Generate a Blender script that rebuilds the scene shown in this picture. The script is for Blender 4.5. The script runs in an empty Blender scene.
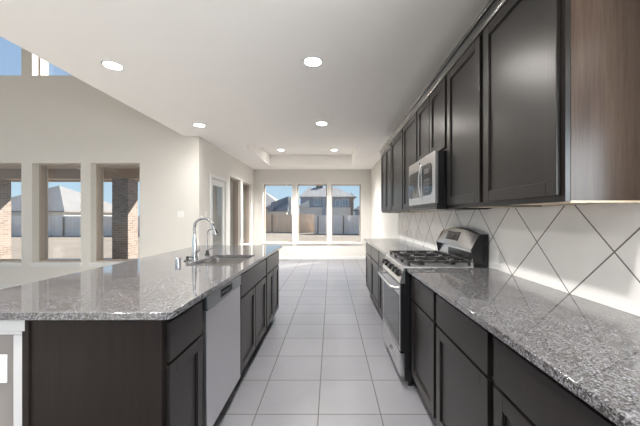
import bpy, bmesh, math, random
from mathutils import Vector, Matrix
random.seed(7)
S = bpy.context.scene
COL = S.collection
PI = math.pi

# ------------------------------------------------------------------ camera, world, sun, exposure
EYE = 1.305
cam_data = bpy.data.cameras.new('camera')
cam_data.sensor_width = 36.0
cam_data.lens = 36.0 * 300.0 / 640.0
cam_data.shift_x = -11.0 / 640.0
cam_data.shift_y = 3.0 / 640.0
cam_data.clip_start = 0.02
cam_data.clip_end = 500
cam = bpy.data.objects.new('camera', cam_data)
COL.objects.link(cam)
cam.location = (0, 0, EYE)
cam.rotation_euler = (PI / 2, 0, 0)
S.camera = cam

SUN_TO = Vector((1.24, 1.0, 1.03)).normalized()      # direction towards the sun
SUN_STRENGTH = 15.0
SKY_STRENGTH = 1.0
SPOT = 265.0                                         # each kitchen downlight, watts
LAMP = 200.0                                         # recessed light lens radiance
HIGH_SPOT = 120.0                                    # each added, unseen downlight in the great room ceiling, watts
LAMP_HIGH = 20.0                                    # lenses of the added great room lights
EXPOSURE = 0.0

w = bpy.data.worlds.new('sky')
S.world = w
w.use_nodes = True
wn = w.node_tree
wn.nodes.clear()
# clear winter sky: pale cyan at the horizon, deeper blue higher up
tc = wn.nodes.new('ShaderNodeTexCoord')
sx_ = wn.nodes.new('ShaderNodeSeparateXYZ')
wn.links.new(tc.outputs['Generated'], sx_.inputs[0])
sky = wn.nodes.new('ShaderNodeValToRGB')
els = sky.color_ramp.elements
els[0].position, els[0].color = 0.0, (0.62, 0.80, 0.93, 1)
els[1].position, els[1].color = 1.0, (0.12, 0.26, 0.62, 1)
for p_, c_ in ((0.10, (0.53, 0.75, 0.93, 1)), (0.25, (0.41, 0.60, 0.85, 1)), (0.48, (0.32, 0.48, 0.77, 1))):
    e_ = els.new(p_)
    e_.color = c_
wn.links.new(sx_.outputs['Z'], sky.inputs[0])
bg = wn.nodes.new('ShaderNodeBackground')
bg.inputs['Strength'].default_value = SKY_STRENGTH
wo = wn.nodes.new('ShaderNodeOutputWorld')
wn.links.new(sky.outputs[0], bg.inputs[0])
wn.links.new(bg.outputs[0], wo.inputs[0])

sun_data = bpy.data.lights.new('sun', 'SUN')
sun_data.energy = SUN_STRENGTH
sun_data.angle = math.radians(0.6)
sun_data.color = (1.0, 0.95, 0.87)
sun = bpy.data.objects.new('sun', sun_data)
COL.objects.link(sun)
sun.location = SUN_TO * 60
sun.rotation_euler = SUN_TO.to_track_quat('Z', 'Y').to_euler()

# added area lamps tilted up outside unseen windows to brighten the ceiling
def fill_lamp(name, loc, direction, sx, sy, watts):
    d = bpy.data.lights.new(name, 'AREA')
    d.shape = 'RECTANGLE'
    d.size, d.size_y = sx, sy
    d.energy = watts
    d.color = (0.90, 0.955, 1.0)
    o = bpy.data.objects.new(name, d)
    COL.objects.link(o)
    o.location = loc
    o.rotation_euler = Vector(direction).to_track_quat('-Z', 'Y').to_euler()
fill_lamp('fill_side', (-9.4, 0.6, 1.2), (1, 0, 0.9), 6.5, 2.6, 20.0)  # added lamp, unseen, on the great room side
fill_lamp('fill_right', (1.66, -1.0, 1.45), (-1, 0, 0.8), 3.9, 1.2, 215.0)  # added lamp, unseen, lifts the kitchen ceiling from the right

S.view_settings.view_transform = 'Standard'
S.view_settings.look = 'None'
S.view_settings.gamma = 1.0
S.view_settings.exposure = EXPOSURE
S.view_settings.use_curve_mapping = False
S.cycles.use_denoising = True
S.cycles.max_bounces = 12
S.cycles.diffuse_bounces = 6
S.cycles.glossy_bounces = 5
S.cycles.transparent_max_bounces = 16
S.cycles.sample_clamp_indirect = 6.0

# ------------------------------------------------------------------ mesh helpers (world coordinates)
class MB:
    def __init__(self):
        self.bm = bmesh.new()

    def _merge(self, other):
        me = bpy.data.meshes.new('t')
        other.to_mesh(me)
        other.free()
        self.bm.from_mesh(me)
        bpy.data.meshes.remove(me)

    def box(self, x0, x1, y0, y1, z0, z1, bevel=0.0, seg=2):
        b = bmesh.new()
        xs, ys, zs = sorted((x0, x1)), sorted((y0, y1)), sorted((z0, z1))
        bmesh.ops.create_cube(b, size=1.0)
        for v in b.verts:
            v.co = Vector((xs[0] if v.co.x < 0 else xs[1], ys[0] if v.co.y < 0 else ys[1], zs[0] if v.co.z < 0 else zs[1]))
        if bevel > 0:
            m = min(xs[1] - xs[0], ys[1] - ys[0], zs[1] - zs[0]) * 0.45
            bmesh.ops.bevel(b, geom=b.edges[:], offset=min(bevel, m), segments=seg, affect='EDGES', profile=0.5)
        self._merge(b)
        return self

    def prism(self, pts, axis, a0, a1, bevel=0.0):
        """pts: outline in the two axes other than `axis` (in x,y,z order); extruded from a0 to a1."""
        b = bmesh.new()
        def P(p, a):
            if axis == 'x': return (a, p[0], p[1])
            if axis == 'y': return (p[0], a, p[1])
            return (p[0], p[1], a)
        lo = [b.verts.new(P(p, a0)) for p in pts]
        hi = [b.verts.new(P(p, a1)) for p in pts]
        n = len(pts)
        b.faces.new(lo)
        b.faces.new(hi)
        for i in range(n):
            b.faces.new((lo[i], lo[(i + 1) % n], hi[(i + 1) % n], hi[i]))
        bmesh.ops.recalc_face_normals(b, faces=b.faces[:])
        if bevel > 0:
            bmesh.ops.bevel(b, geom=b.edges[:], offset=bevel, segments=2, affect='EDGES', profile=0.5)
        self._merge(b)
        return self

    def poly(self, pts):
        vs = [self.bm.verts.new(p) for p in pts]
        self.bm.faces.new(vs)
        return self

    def solid(self, verts, faces):
        b = bmesh.new()
        vs = [b.verts.new(v) for v in verts]
        for f in faces:
            b.faces.new([vs[i] for i in f])
        bmesh.ops.recalc_face_normals(b, faces=b.faces[:])
        self._merge(b)
        return self

    def cyl(self, p0, p1, r0, r1=None, seg=24, bevel=0.0):
        r1 = r0 if r1 is None else r1
        p0, p1 = Vector(p0), Vector(p1)
        d = p1 - p0
        b = bmesh.new()
        bmesh.ops.create_cone(b, cap_ends=True, segments=seg, radius1=r0, radius2=r1, depth=d.length)
        if bevel > 0:
            es = [e for e in b.edges if len(e.link_faces) == 2 and any(len(f.verts) > 4 for f in e.link_faces)]
            bmesh.ops.bevel(b, geom=es, offset=bevel, segments=2, affect='EDGES', profile=0.5)
        q = Vector((0, 0, 1)).rotation_difference(d.normalized())
        M = Matrix.Translation((p0 + p1) / 2) @ q.to_matrix().to_4x4()
        bmesh.ops.transform(b, matrix=M, verts=b.verts[:])
        self._merge(b)
        return self

    def tube(self, pts, r, seg=12):
        pts = [Vector(p) for p in pts]
        rs = r if isinstance(r, (list, tuple)) else [r] * len(pts)
        b = bmesh.new()
        rings = []
        up = Vector((0.13, 0.97, 0.21)).normalized()
        prev = None
        for i, p in enumerate(pts):
            t = (pts[min(i + 1, len(pts) - 1)] - pts[max(i - 1, 0)]).normalized()
            if prev is None:
                n = t.cross(up).normalized()
            else:
                n = (prev - t * prev.dot(t)).normalized()
            prev = n
            bn = t.cross(n)
            rings.append([b.verts.new(p + (n * math.cos(2 * PI * k / seg) + bn * math.sin(2 * PI * k / seg)) * rs[i]) for k in range(seg)])
        for a, c in zip(rings, rings[1:]):
            for k in range(seg):
                b.faces.new((a[k], a[(k + 1) % seg], c[(k + 1) % seg], c[k]))
        b.faces.new(rings[0][::-1])
        b.faces.new(rings[-1])
        bmesh.ops.recalc_face_normals(b, faces=b.faces[:])
        self._merge(b)
        return self

    def lathe(self, prof, c, seg=32, axis='z'):
        """prof: (radius, height) pairs about `axis` through c."""
        b = bmesh.new()
        c = Vector(c)
        def P(r, h, a):
            u, v = r * math.cos(a), r * math.sin(a)
            if axis == 'z': return c + Vector((u, v, h))
            if axis == 'x': return c + Vector((h, u, v))
            return c + Vector((u, h, v))
        rings = []
        for r, h in prof:
            if r < 1e-6:
                rings.append([b.verts.new(P(0, h, 0))])
            else:
                rings.append([b.verts.new(P(r, h, 2 * PI * k / seg)) for k in range(seg)])
        for a, d in zip(rings, rings[1:]):
            for k in range(seg):
                k2 = (k + 1) % seg
                if len(a) == 1 and len(d) == 1: continue
                if len(a) == 1: b.faces.new((a[0], d[k], d[k2]))
                elif len(d) == 1: b.faces.new((a[k], a[k2], d[0]))
                else: b.faces.new((a[k], a[k2], d[k2], d[k]))
        bmesh.ops.recalc_face_normals(b, faces=b.faces[:])
        self._merge(b)
        return self

    def build(self, name, mat, parent=None, smooth=35.0):
        me = bpy.data.meshes.new(name)
        off = Vector((0, 0, 0))
        p = parent
        while p is not None:
            off += p.location
            p = p.parent
        bmesh.ops.translate(self.bm, vec=-off, verts=self.bm.verts[:])
        self.bm.to_mesh(me)
        self.bm.free()
        me.materials.append(mat)
        if smooth:
            for f in me.polygons: f.use_smooth = True
            me.set_sharp_from_angle(angle=math.radians(smooth))
        o = bpy.data.objects.new(name, me)
        COL.objects.link(o)
        if smooth:
            wm = o.modifiers.new('weighted_normals', 'WEIGHTED_NORMAL')
            wm.keep_sharp = True
            wm.weight = 80
        if parent is not None: o.parent = parent
        return o


def thing(name, label, cat, loc=(0, 0, 0), group=None):
    o = bpy.data.objects.new(name, None)
    o.empty_display_size = 0.1
    COL.objects.link(o)
    o.location = loc
    tag(o, label, cat, group)
    return o

def tag(o, label, cat, group=None):
    o['label'] = label
    o['category'] = cat
    if group: o['group'] = group
    return o

def struct(name, mb, mat, parent=None, label=None, cat='structure'):
    o = mb.build(name, mat, parent)
    if parent is None:
        o['kind'] = 'structure'
        o['category'] = cat
        if label: o['label'] = label
    return o

def struct_root(name, label, cat, loc=(0, 0, 0)):
    o = thing(name, label, cat, loc)
    o['kind'] = 'structure'
    return o

def copy_thing(o, loc, label=None):
    c = o.copy()
    COL.objects.link(c)
    c.location = loc
    if label: c['label'] = label
    for ch in o.children:
        d = ch.copy()
        COL.objects.link(d)
        d.parent = c
        for g in ch.children:
            e = g.copy()
            COL.objects.link(e)
            e.parent = d
    return c

def slab_mesh(outlines, z0, z1, bevel):
    """A slab cut from outlines (first outer, then holes) with eased edges, as a bmesh builder."""
    cu = bpy.data.curves.new('outline', 'CURVE')
    cu.dimensions = '2D'
    cu.fill_mode = 'BOTH'
    cu.extrude = (z1 - z0) / 2 - bevel
    cu.bevel_depth = bevel
    cu.bevel_resolution = 2
    cu.offset = -bevel
    for pts in outlines:
        sp = cu.splines.new('POLY')
        sp.points.add(len(pts) - 1)
        for q, p in zip(sp.points, pts): q.co = (p[0], p[1], 0, 1)
        sp.use_cyclic_u = True
    ob = bpy.data.objects.new('outline', cu)
    COL.objects.link(ob)
    dg = bpy.context.evaluated_depsgraph_get()
    me = bpy.data.meshes.new_from_object(ob.evaluated_get(dg))
    m = MB()
    m.bm.from_mesh(me)
    bmesh.ops.remove_doubles(m.bm, verts=m.bm.verts[:], dist=1e-5)
    bmesh.ops.recalc_face_normals(m.bm, faces=m.bm.faces[:])
    bmesh.ops.translate(m.bm, vec=(0, 0, (z0 + z1) / 2), verts=m.bm.verts[:])
    bpy.data.objects.remove(ob)
    bpy.data.curves.remove(cu)
    bpy.data.meshes.remove(me)
    return m

def round_rect(x0, x1, y0, y1, r, n=6):
    pts = []
    for cx, cy, a0 in ((x1 - r, y1 - r, 0), (x0 + r, y1 - r, PI / 2), (x0 + r, y0 + r, PI), (x1 - r, y0 + r, 1.5 * PI)):
        for k in range(n + 1):
            a = a0 + PI / 2 * k / n
            pts.append((cx + r * math.cos(a), cy + r * math.sin(a)))
    return pts

# ------------------------------------------------------------------ materials
def new_mat(name):
    m = bpy.data.materials.new(name)
    m.use_nodes = True
    nt = m.node_tree
    return m, nt, nt.nodes['Principled BSDF']

def N(nt, t, **kw):
    n = nt.nodes.new(t)
    for k, v in kw.items(): setattr(n, k, v)
    return n

def L(nt, a, b): nt.links.new(a, b)

def math_node(nt, op, a, b=None):
    n = N(nt, 'ShaderNodeMath', operation=op)
    for i, v in enumerate((a, b)):
        if v is None: continue
        if isinstance(v, (int, float)): n.inputs[i].default_value = v
        else: L(nt, v, n.inputs[i])
    return n.outputs[0]

def mix_col(nt, fac, a, b):
    n = N(nt, 'ShaderNodeMix', data_type='RGBA')
    for sock, v in ((n.inputs[0], fac), (n.inputs[6], a), (n.inputs[7], b)):
        if isinstance(v, (int, float)): sock.default_value = v
        elif isinstance(v, (tuple, list)): sock.default_value = (*v, 1)
        else: L(nt, v, sock)
    return n.outputs[2]

def ramp(nt, fac, stops, interp='LINEAR'):
    n = N(nt, 'ShaderNodeValToRGB')
    n.color_ramp.interpolation = interp
    e = n.color_ramp.elements
    while len(e) < len(stops): e.new(0.5)
    for q, (p, c) in zip(e, stops):
        q.position = p
        q.color = (*c, 1)
    L(nt, fac, n.inputs[0])
    return n.outputs[0]

def world_pos(nt):
    return N(nt, 'ShaderNodeNewGeometry').outputs['Position']

def noise(nt, vec, scale, detail=3.0, rough=0.5):
    n = N(nt, 'ShaderNodeTexNoise')
    n.inputs['Scale'].default_value = scale
    n.inputs['Detail'].default_value = detail
    n.inputs['Roughness'].default_value = rough
    if vec is not None: L(nt, vec, n.inputs['Vector'])
    return n

def scaled(nt, vec, s):
    n = N(nt, 'ShaderNodeVectorMath', operation='MULTIPLY')
    L(nt, vec, n.inputs[0])
    n.inputs[1].default_value = s
    return n.outputs[0]

def bump(nt, height, strength, dist, bsdf):
    b = N(nt, 'ShaderNodeBump')
    b.inputs['Strength'].default_value = strength
    b.inputs['Distance'].default_value = dist
    L(nt, height, b.inputs['Height'])
    L(nt, b.outputs[0], bsdf.inputs['Normal'])

def simple(name, col, rough=0.5, metal=0.0, coat=0.0, var=0.0, vscale=8.0, bmp=0.0, spec=None):
    m, nt, p = new_mat(name)
    p.inputs['Base Color'].default_value = (*col, 1)
    p.inputs['Roughness'].default_value = rough
    p.inputs['Metallic'].default_value = metal
    if coat:
        p.inputs['Coat Weight'].default_value = coat
        p.inputs['Coat Roughness'].default_value = 0.12
    if spec is not None: p.inputs['Specular IOR Level'].default_value = spec
    if var or bmp:
        n = noise(nt, world_pos(nt), vscale)
        if var:
            c = mix_col(nt, n.outputs['Fac'], tuple(max(0, k * (1 - var)) for k in col), tuple(min(1, k * (1 + var)) for k in col))
            L(nt, c, p.inputs['Base Color'])
        if bmp: bump(nt, n.outputs['Fac'], bmp, 0.002, p)
    return m

M = {}
M['wall'] = simple('painted_wall', (0.71, 0.69, 0.65), 0.7, var=0.015, vscale=2.5, bmp=0.05)
M['ceiling'] = simple('painted_ceiling', (0.87, 0.85, 0.82), 0.8, var=0.01, vscale=3, bmp=0.05)
M['white'] = simple('white_trim_paint', (0.76, 0.755, 0.745), 0.35, var=0.01)
M['plastic_white'] = simple('white_plastic', (0.84, 0.83, 0.81), 0.3, var=0.01)
M['almond'] = simple('tan_window_frame', (0.42, 0.36, 0.305), 0.45, var=0.04, vscale=6)
M['island_wall'] = simple('island_wall_paint', (0.25, 0.228, 0.218), 0.7, var=0.015, vscale=3, bmp=0.05)
M['black'] = simple('black_enamel', (0.008, 0.008, 0.009), 0.22, var=0.1)
M['iron'] = simple('cast_iron', (0.014, 0.014, 0.015), 0.45, var=0.15, vscale=60, bmp=0.15)
M['black_glass'] = simple('black_glass', (0.006, 0.007, 0.009), 0.06, var=0.05)
M['dark_gap'] = simple('dark_recess', (0.01, 0.009, 0.009), 0.6, var=0.1)
M['chrome'] = simple('polished_chrome', (0.72, 0.72, 0.74), 0.08, 1.0, var=0.01)
M['lightwood'] = simple('unfinished_maple', (0.84, 0.69, 0.51), 0.5, var=0.08, vscale=14)
M['concrete'] = simple('patio_concrete', (0.27, 0.255, 0.24), 0.85, var=0.08, vscale=1.5, bmp=0.2)
M['soffit'] = simple('patio_soffit', (0.60, 0.51, 0.43), 0.8, var=0.05, vscale=2)
M['beam'] = simple('patio_beam', (0.50, 0.40, 0.32), 0.7, var=0.06, vscale=3)
M['fan'] = simple('fan_white', (0.8, 0.78, 0.75), 0.4, var=0.02)
M['display'] = simple('display_glass', (0.03, 0.032, 0.035), 0.1, var=0.1)
M['grey_mark'] = simple('mark_grey', (0.12, 0.12, 0.13), 0.3, 0.6, var=0.05)

def steel_mat(name, col, rough, axis_scale):
    m, nt, p = new_mat(name)
    p.inputs['Metallic'].default_value = 1.0
    n = noise(nt, scaled(nt, world_pos(nt), axis_scale), 1.0, 4.0, 0.6)
    L(nt, mix_col(nt, n.outputs['Fac'], tuple(k * 0.97 for k in col), tuple(min(1, k * 1.03) for k in col)), p.inputs['Base Color'])
    r = N(nt, 'ShaderNodeMapRange')
    r.inputs['To Min'].default_value = rough * 0.95
    r.inputs['To Max'].default_value = rough * 1.08
    L(nt, n.outputs['Fac'], r.inputs['Value'])
    L(nt, r.outputs[0], p.inputs['Roughness'])
    return m
M['steel'] = steel_mat('brushed_steel', (0.62, 0.62, 0.62), 0.26, (10, 10, 900))
M['steel_soft'] = steel_mat('dishwasher_steel', (0.68, 0.68, 0.71), 0.34, (10, 500, 6))
M['steel_dark'] = steel_mat('control_strip_steel', (0.40, 0.43, 0.46), 0.3, (10, 10, 700))
M['sink'] = steel_mat('sink_steel', (0.60, 0.58, 0.56), 0.28, (300, 20, 20))

def cabinet_mat(name, dark, light, rough, coat, spec=0.5):
    m, nt, p = new_mat(name)
    pos = world_pos(nt)
    g = noise(nt, scaled(nt, pos, (38, 38, 2.2)), 1.0, 5.0, 0.62)
    f = noise(nt, scaled(nt, pos, (160, 160, 7)), 1.0, 3.0, 0.6)
    s = math_node(nt, 'ADD', math_node(nt, 'MULTIPLY', g.outputs['Fac'], 0.65), math_node(nt, 'MULTIPLY', f.outputs['Fac'], 0.35))
    L(nt, ramp(nt, s, ((0.3, dark), (0.7, light))), p.inputs['Base Color'])
    p.inputs['Roughness'].default_value = rough
    p.inputs['Specular IOR Level'].default_value = spec
    p.inputs['Coat Weight'].default_value = coat
    p.inputs['Coat Roughness'].default_value = 0.22
    bump(nt, s, 0.14, 0.0015, p)
    return m
M['cab'] = cabinet_mat('espresso_cabinet', (0.0065, 0.0052, 0.0046), (0.014, 0.0112, 0.0100), 0.33, 0.0)
M['crown'] = cabinet_mat('espresso_crown', (0.010, 0.008, 0.007), (0.020, 0.016, 0.014), 0.2, 1.0)
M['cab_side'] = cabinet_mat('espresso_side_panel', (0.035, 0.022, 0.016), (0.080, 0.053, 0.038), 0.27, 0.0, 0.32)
M['cab_end'] = cabinet_mat('espresso_island_panel', (0.010, 0.0065, 0.0055), (0.020, 0.0135, 0.0115), 0.45, 0.0, 0.25)

def granite():
    m, nt, p = new_mat('speckled_granite')
    pos = world_pos(nt)
    warp = noise(nt, pos, 60, 2.0)
    wv = N(nt, 'ShaderNodeVectorMath', operation='MULTIPLY_ADD')
    L(nt, warp.outputs['Color'], wv.inputs[0])
    wv.inputs[1].default_value = (0.005, 0.005, 0.005)
    L(nt, pos, wv.inputs[2])
    v1 = N(nt, 'ShaderNodeTexVoronoi')
    v1.inputs['Scale'].default_value = 230
    L(nt, wv.outputs[0], v1.inputs['Vector'])
    sep = N(nt, 'ShaderNodeSeparateColor')
    L(nt, v1.outputs['Color'], sep.inputs[0])
    big = noise(nt, pos, 22, 3.0, 0.6)
    s = math_node(nt, 'ADD', math_node(nt, 'MULTIPLY', sep.outputs[0], 0.75), math_node(nt, 'MULTIPLY', big.outputs['Fac'], 0.4))
    c1 = ramp(nt, s, ((0.0, (0.012, 0.012, 0.015)), (0.36, (0.028, 0.028, 0.032)), (0.46, (0.078, 0.071, 0.067)),
                      (0.57, (0.125, 0.119, 0.118)), (0.72, (0.185, 0.185, 0.198)), (0.88, (0.29, 0.30, 0.335))), 'CONSTANT')
    v2 = N(nt, 'ShaderNodeTexVoronoi')
    v2.inputs['Scale'].default_value = 420
    L(nt, pos, v2.inputs['Vector'])
    sep2 = N(nt, 'ShaderNodeSeparateColor')
    L(nt, v2.outputs['Color'], sep2.inputs[0])
    c2 = ramp(nt, sep2.outputs[1], ((0.0, (0.02, 0.02, 0.022)), (0.25, (0.065, 0.059, 0.055)), (0.52, (0.13, 0.125, 0.125)), (0.84, (0.26, 0.265, 0.285))), 'CONSTANT')
    L(nt, mix_col(nt, 0.28, c1, c2), p.inputs['Base Color'])
    p.inputs['Roughness'].default_value = 0.055
    p.inputs['IOR'].default_value = 1.95
    return m
M['granite'] = granite()

def grid_lines(nt, coord, period, origin, half):
    """1 on a line of half-width `half` around origin + k*period."""
    t = math_node(nt, 'DIVIDE', math_node(nt, 'SUBTRACT', coord, origin), period)
    f = math_node(nt, 'ABSOLUTE', math_node(nt, 'SUBTRACT', t, math_node(nt, 'ROUND', t)))
    return math_node(nt, 'LESS_THAN', f, half / period), math_node(nt, 'FLOOR', t)

def tile_floor():
    m, nt, p = new_mat('ceramic_floor_tile')
    pos = world_pos(nt)
    sx = N(nt, 'ShaderNodeSeparateXYZ')
    L(nt, pos, sx.inputs[0])
    lx, ix = grid_lines(nt, sx.outputs[0], 0.4104, -0.0834, 0.004)
    ly, iy = grid_lines(nt, sx.outputs[1], 0.4104, 1.974, 0.004)
    g = math_node(nt, 'MAXIMUM', lx, ly)
    wnz = N(nt, 'ShaderNodeTexWhiteNoise', noise_dimensions='2D')
    cv = N(nt, 'ShaderNodeCombineXYZ')
    L(nt, ix, cv.inputs[0]); L(nt, iy, cv.inputs[1])
    L(nt, cv.outputs[0], wnz.inputs['Vector'])
    n1 = noise(nt, pos, 3.5, 4.0, 0.6)
    n2 = noise(nt, pos, 55, 2.0)
    s = math_node(nt, 'ADD', math_node(nt, 'MULTIPLY', n1.outputs['Fac'], 0.55),
                  math_node(nt, 'ADD', math_node(nt, 'MULTIPLY', wnz.outputs['Value'], 0.25), math_node(nt, 'MULTIPLY', n2.outputs['Fac'], 0.2)))
    tile = ramp(nt, s, ((0.25, (0.138, 0.138, 0.152)), (0.75, (0.176, 0.176, 0.190))))
    L(nt, mix_col(nt, g, tile, (0.075, 0.07, 0.07)), p.inputs['Base Color'])
    L(nt, math_node(nt, 'ADD', 0.36, math_node(nt, 'MULTIPLY', g, 0.4)), p.inputs['Roughness'])
    p.inputs['IOR'].default_value = 1.58
    bump(nt, math_node(nt, 'SUBTRACT', 1.0, g), 0.3, 0.002, p)
    return m
M['floor'] = tile_floor()

def splash_tile():
    m, nt, p = new_mat('diagonal_backsplash_tile')
    pos = world_pos(nt)
    sx = N(nt, 'ShaderNodeSeparateXYZ')
    L(nt, pos, sx.inputs[0])
    y = math_node(nt, 'SUBTRACT', sx.outputs[1], 1.509)
    z = math_node(nt, 'SUBTRACT', sx.outputs[2], 0.914)
    la, ia = grid_lines(nt, math_node(nt, 'ADD', y, z), 0.477, 0.0, 0.0048)
    lb, ib = grid_lines(nt, math_node(nt, 'SUBTRACT', y, z), 0.477, 0.0, 0.0048)
    g = math_node(nt, 'MAXIMUM', la, lb)
    wnz = N(nt, 'ShaderNodeTexWhiteNoise', noise_dimensions='2D')
    cv = N(nt, 'ShaderNodeCombineXYZ')
    L(nt, ia, cv.inputs[0]); L(nt, ib, cv.inputs[1])
    L(nt, cv.outputs[0], wnz.inputs['Vector'])
    n1 = noise(nt, pos, 7, 4.0, 0.6)
    s = math_node(nt, 'ADD', math_node(nt, 'MULTIPLY', n1.outputs['Fac'], 0.7), math_node(nt, 'MULTIPLY', wnz.outputs['Value'], 0.3))
    tile = ramp(nt, s, ((0.25, (0.78, 0.765, 0.745)), (0.75, (0.86, 0.85, 0.835))))
    L(nt, mix_col(nt, g, tile, (0.16, 0.15, 0.145)), p.inputs['Base Color'])
    L(nt, math_node(nt, 'ADD', 0.28, math_node(nt, 'MULTIPLY', g, 0.5)), p.inputs['Roughness'])
    bump(nt, math_node(nt, 'SUBTRACT', 1.0, g), 0.3, 0.002, p)
    return m
M['splash'] = splash_tile()

def glass_mat():
    m, nt, p = new_mat('window_glass')
    nt.nodes.remove(p)
    out = nt.nodes['Material Output']
    tr = N(nt, 'ShaderNodeBsdfTransparent')
    tr.inputs[0].default_value = (0.97, 0.98, 0.98, 1)
    gl = N(nt, 'ShaderNodeBsdfGlossy')
    gl.inputs['Roughness'].default_value = 0.01
    lw = N(nt, 'ShaderNodeLayerWeight')
    lw.inputs['Blend'].default_value = 0.5
    f5 = math_node(nt, 'POWER', lw.outputs['Facing'], 5.0)
    fac = math_node(nt, 'ADD', math_node(nt, 'MULTIPLY', f5, 0.7), 0.035)
    mx = N(nt, 'ShaderNodeMixShader')
    L(nt, fac, mx.inputs[0])
    L(nt, tr.outputs[0], mx.inputs[1])
    L(nt, gl.outputs[0], mx.inputs[2])
    L(nt, mx.outputs[0], out.inputs[0])
    return m
M['glass'] = glass_mat()

def lens_mat(name, power):
    m, nt, p = new_mat(name)
    p.inputs['Base Color'].default_value = (0.9, 0.9, 0.88, 1)
    p.inputs['Emission Color'].default_value = (1.0, 0.935, 0.865, 1)
    p.inputs['Emission Strength'].default_value = power
    return m
M['lens'] = lens_mat('lit_lens', LAMP)
M['lens_tray'] = lens_mat('lit_lens_tray', 45.0)
M['lens_high'] = lens_mat('lit_lens_high', LAMP_HIGH)

def brick_mat():
    m, nt, p = new_mat('brown_brick')
    pos = world_pos(nt)
    sx = N(nt, 'ShaderNodeSeparateXYZ')
    L(nt, pos, sx.inputs[0])
    cv = N(nt, 'ShaderNodeCombineXYZ')
    L(nt, math_node(nt, 'ADD', sx.outputs[0], sx.outputs[1]), cv.inputs[0])
    L(nt, sx.outputs[2], cv.inputs[1])
    b = N(nt, 'ShaderNodeTexBrick')
    b.inputs['Scale'].default_value = 1.0
    b.inputs['Brick Width'].default_value = 0.2
    b.inputs['Row Height'].default_value = 0.07
    b.inputs['Mortar Size'].default_value = 0.008
    b.inputs['Color1'].default_value = (0.17, 0.118, 0.095, 1)
    b.inputs['Color2'].default_value = (0.30, 0.24, 0.205, 1)
    b.inputs['Mortar'].default_value = (0.34, 0.31, 0.275, 1)
    L(nt, cv.outputs[0], b.inputs['Vector'])
    n = noise(nt, pos, 14)
    L(nt, mix_col(nt, math_node(nt, 'MULTIPLY', n.outputs['Fac'], 0.5), b.outputs['Color'], (0.30, 0.23, 0.19)), p.inputs['Base Color'])
    p.inputs['Roughness'].default_value = 0.9
    bump(nt, b.outputs['Fac'], -0.4, 0.01, p)
    return m
M['brick'] = brick_mat()

def shingle(name, a, b):
    m, nt, p = new_mat(name)
    pos = world_pos(nt)
    n1 = noise(nt, scaled(nt, pos, (3, 3, 9)), 1.0, 4)
    n2 = noise(nt, pos, 0.6, 2)
    s = math_node(nt, 'ADD', math_node(nt, 'MULTIPLY', n1.outputs['Fac'], 0.6), math_node(nt, 'MULTIPLY', n2.outputs['Fac'], 0.4))
    L(nt, ramp(nt, s, ((0.3, a), (0.7, b))), p.inputs['Base Color'])
    p.inputs['Roughness'].default_value = 0.9
    return m
M['roof'] = shingle('grey_shingles', (0.18, 0.17, 0.165), (0.25, 0.24, 0.23))
M['roof_pale'] = shingle('pale_grey_shingles', (0.28, 0.27, 0.26), (0.37, 0.355, 0.34))
M['roof_dark'] = shingle('dark_shingles', (0.10, 0.105, 0.12), (0.15, 0.155, 0.17))

def wood_fence(name, a, b):
    m, nt, p = new_mat(name)
    pos = world_pos(nt)
    n1 = noise(nt, scaled(nt, pos, (7.1, 7.1, 0.5)), 1.0, 3)
    n2 = noise(nt, scaled(nt, pos, (40, 40, 2)), 1.0, 3)
    s = math_node(nt, 'ADD', math_node(nt, 'MULTIPLY', n1.outputs['Fac'], 0.65), math_node(nt, 'MULTIPLY', n2.outputs['Fac'], 0.35))
    L(nt, ramp(nt, s, ((0.3, a), (0.7, b))), p.inputs['Base Color'])
    p.inputs['Roughness'].default_value = 0.85
    return m
M['fence_warm'] = wood_fence('warm_cedar', (0.60, 0.43, 0.29), (0.82, 0.64, 0.48))
M['fence_grey'] = wood_fence('weathered_cedar', (0.66, 0.59, 0.53), (0.84, 0.78, 0.72))
M['fence_post'] = simple('fence_post_wood', (0.20, 0.15, 0.115), 0.8, var=0.15, vscale=5)
M['siding'] = simple('blue_grey_siding', (0.27, 0.30, 0.36), 0.7, var=0.05, vscale=2)
M['stucco'] = simple('light_brick_wall', (0.58, 0.54, 0.49), 0.85, var=0.08, vscale=4)
M['house_white'] = simple('house_white_trim', (0.5, 0.5, 0.48), 0.6, var=0.02)
M['house_glass'] = simple('house_window_glass', (0.22, 0.30, 0.38), 0.1, var=0.1)

def ground_mat():
    m, nt, p = new_mat('dry_lawn')
    pos = world_pos(nt)
    n1 = noise(nt, pos, 0.35, 5, 0.6)
    n2 = noise(nt, pos, 6, 4, 0.7)
    s = math_node(nt, 'ADD', math_node(nt, 'MULTIPLY', n1.outputs['Fac'], 0.6), math_node(nt, 'MULTIPLY', n2.outputs['Fac'], 0.4))
    L(nt, ramp(nt, s, ((0.3, (0.195, 0.158, 0.118)), (0.55, (0.25, 0.21, 0.168)), (0.75, (0.30, 0.265, 0.222)))), p.inputs['Base Color'])
    p.inputs['Roughness'].default_value = 0.95
    bump(nt, n2.outputs['Fac'], 0.4, 0.05, p)
    return m
M['ground'] = ground_mat()

# ------------------------------------------------------------------ room shell
XR = 1.208           # right wall face
XN = -2.315          # nook left wall face
XG = -2.575          # edge of the flat kitchen ceiling
XL = -8.6            # great room left wall face
YB = 9.02            # nook back wall face
YG = 5.26            # great room back wall face
YF = -3.6            # wall behind the camera
ZC = 2.705           # kitchen ceiling
ZH = 5.6             # great room ceiling
T = 0.30             # outer wall thickness

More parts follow.
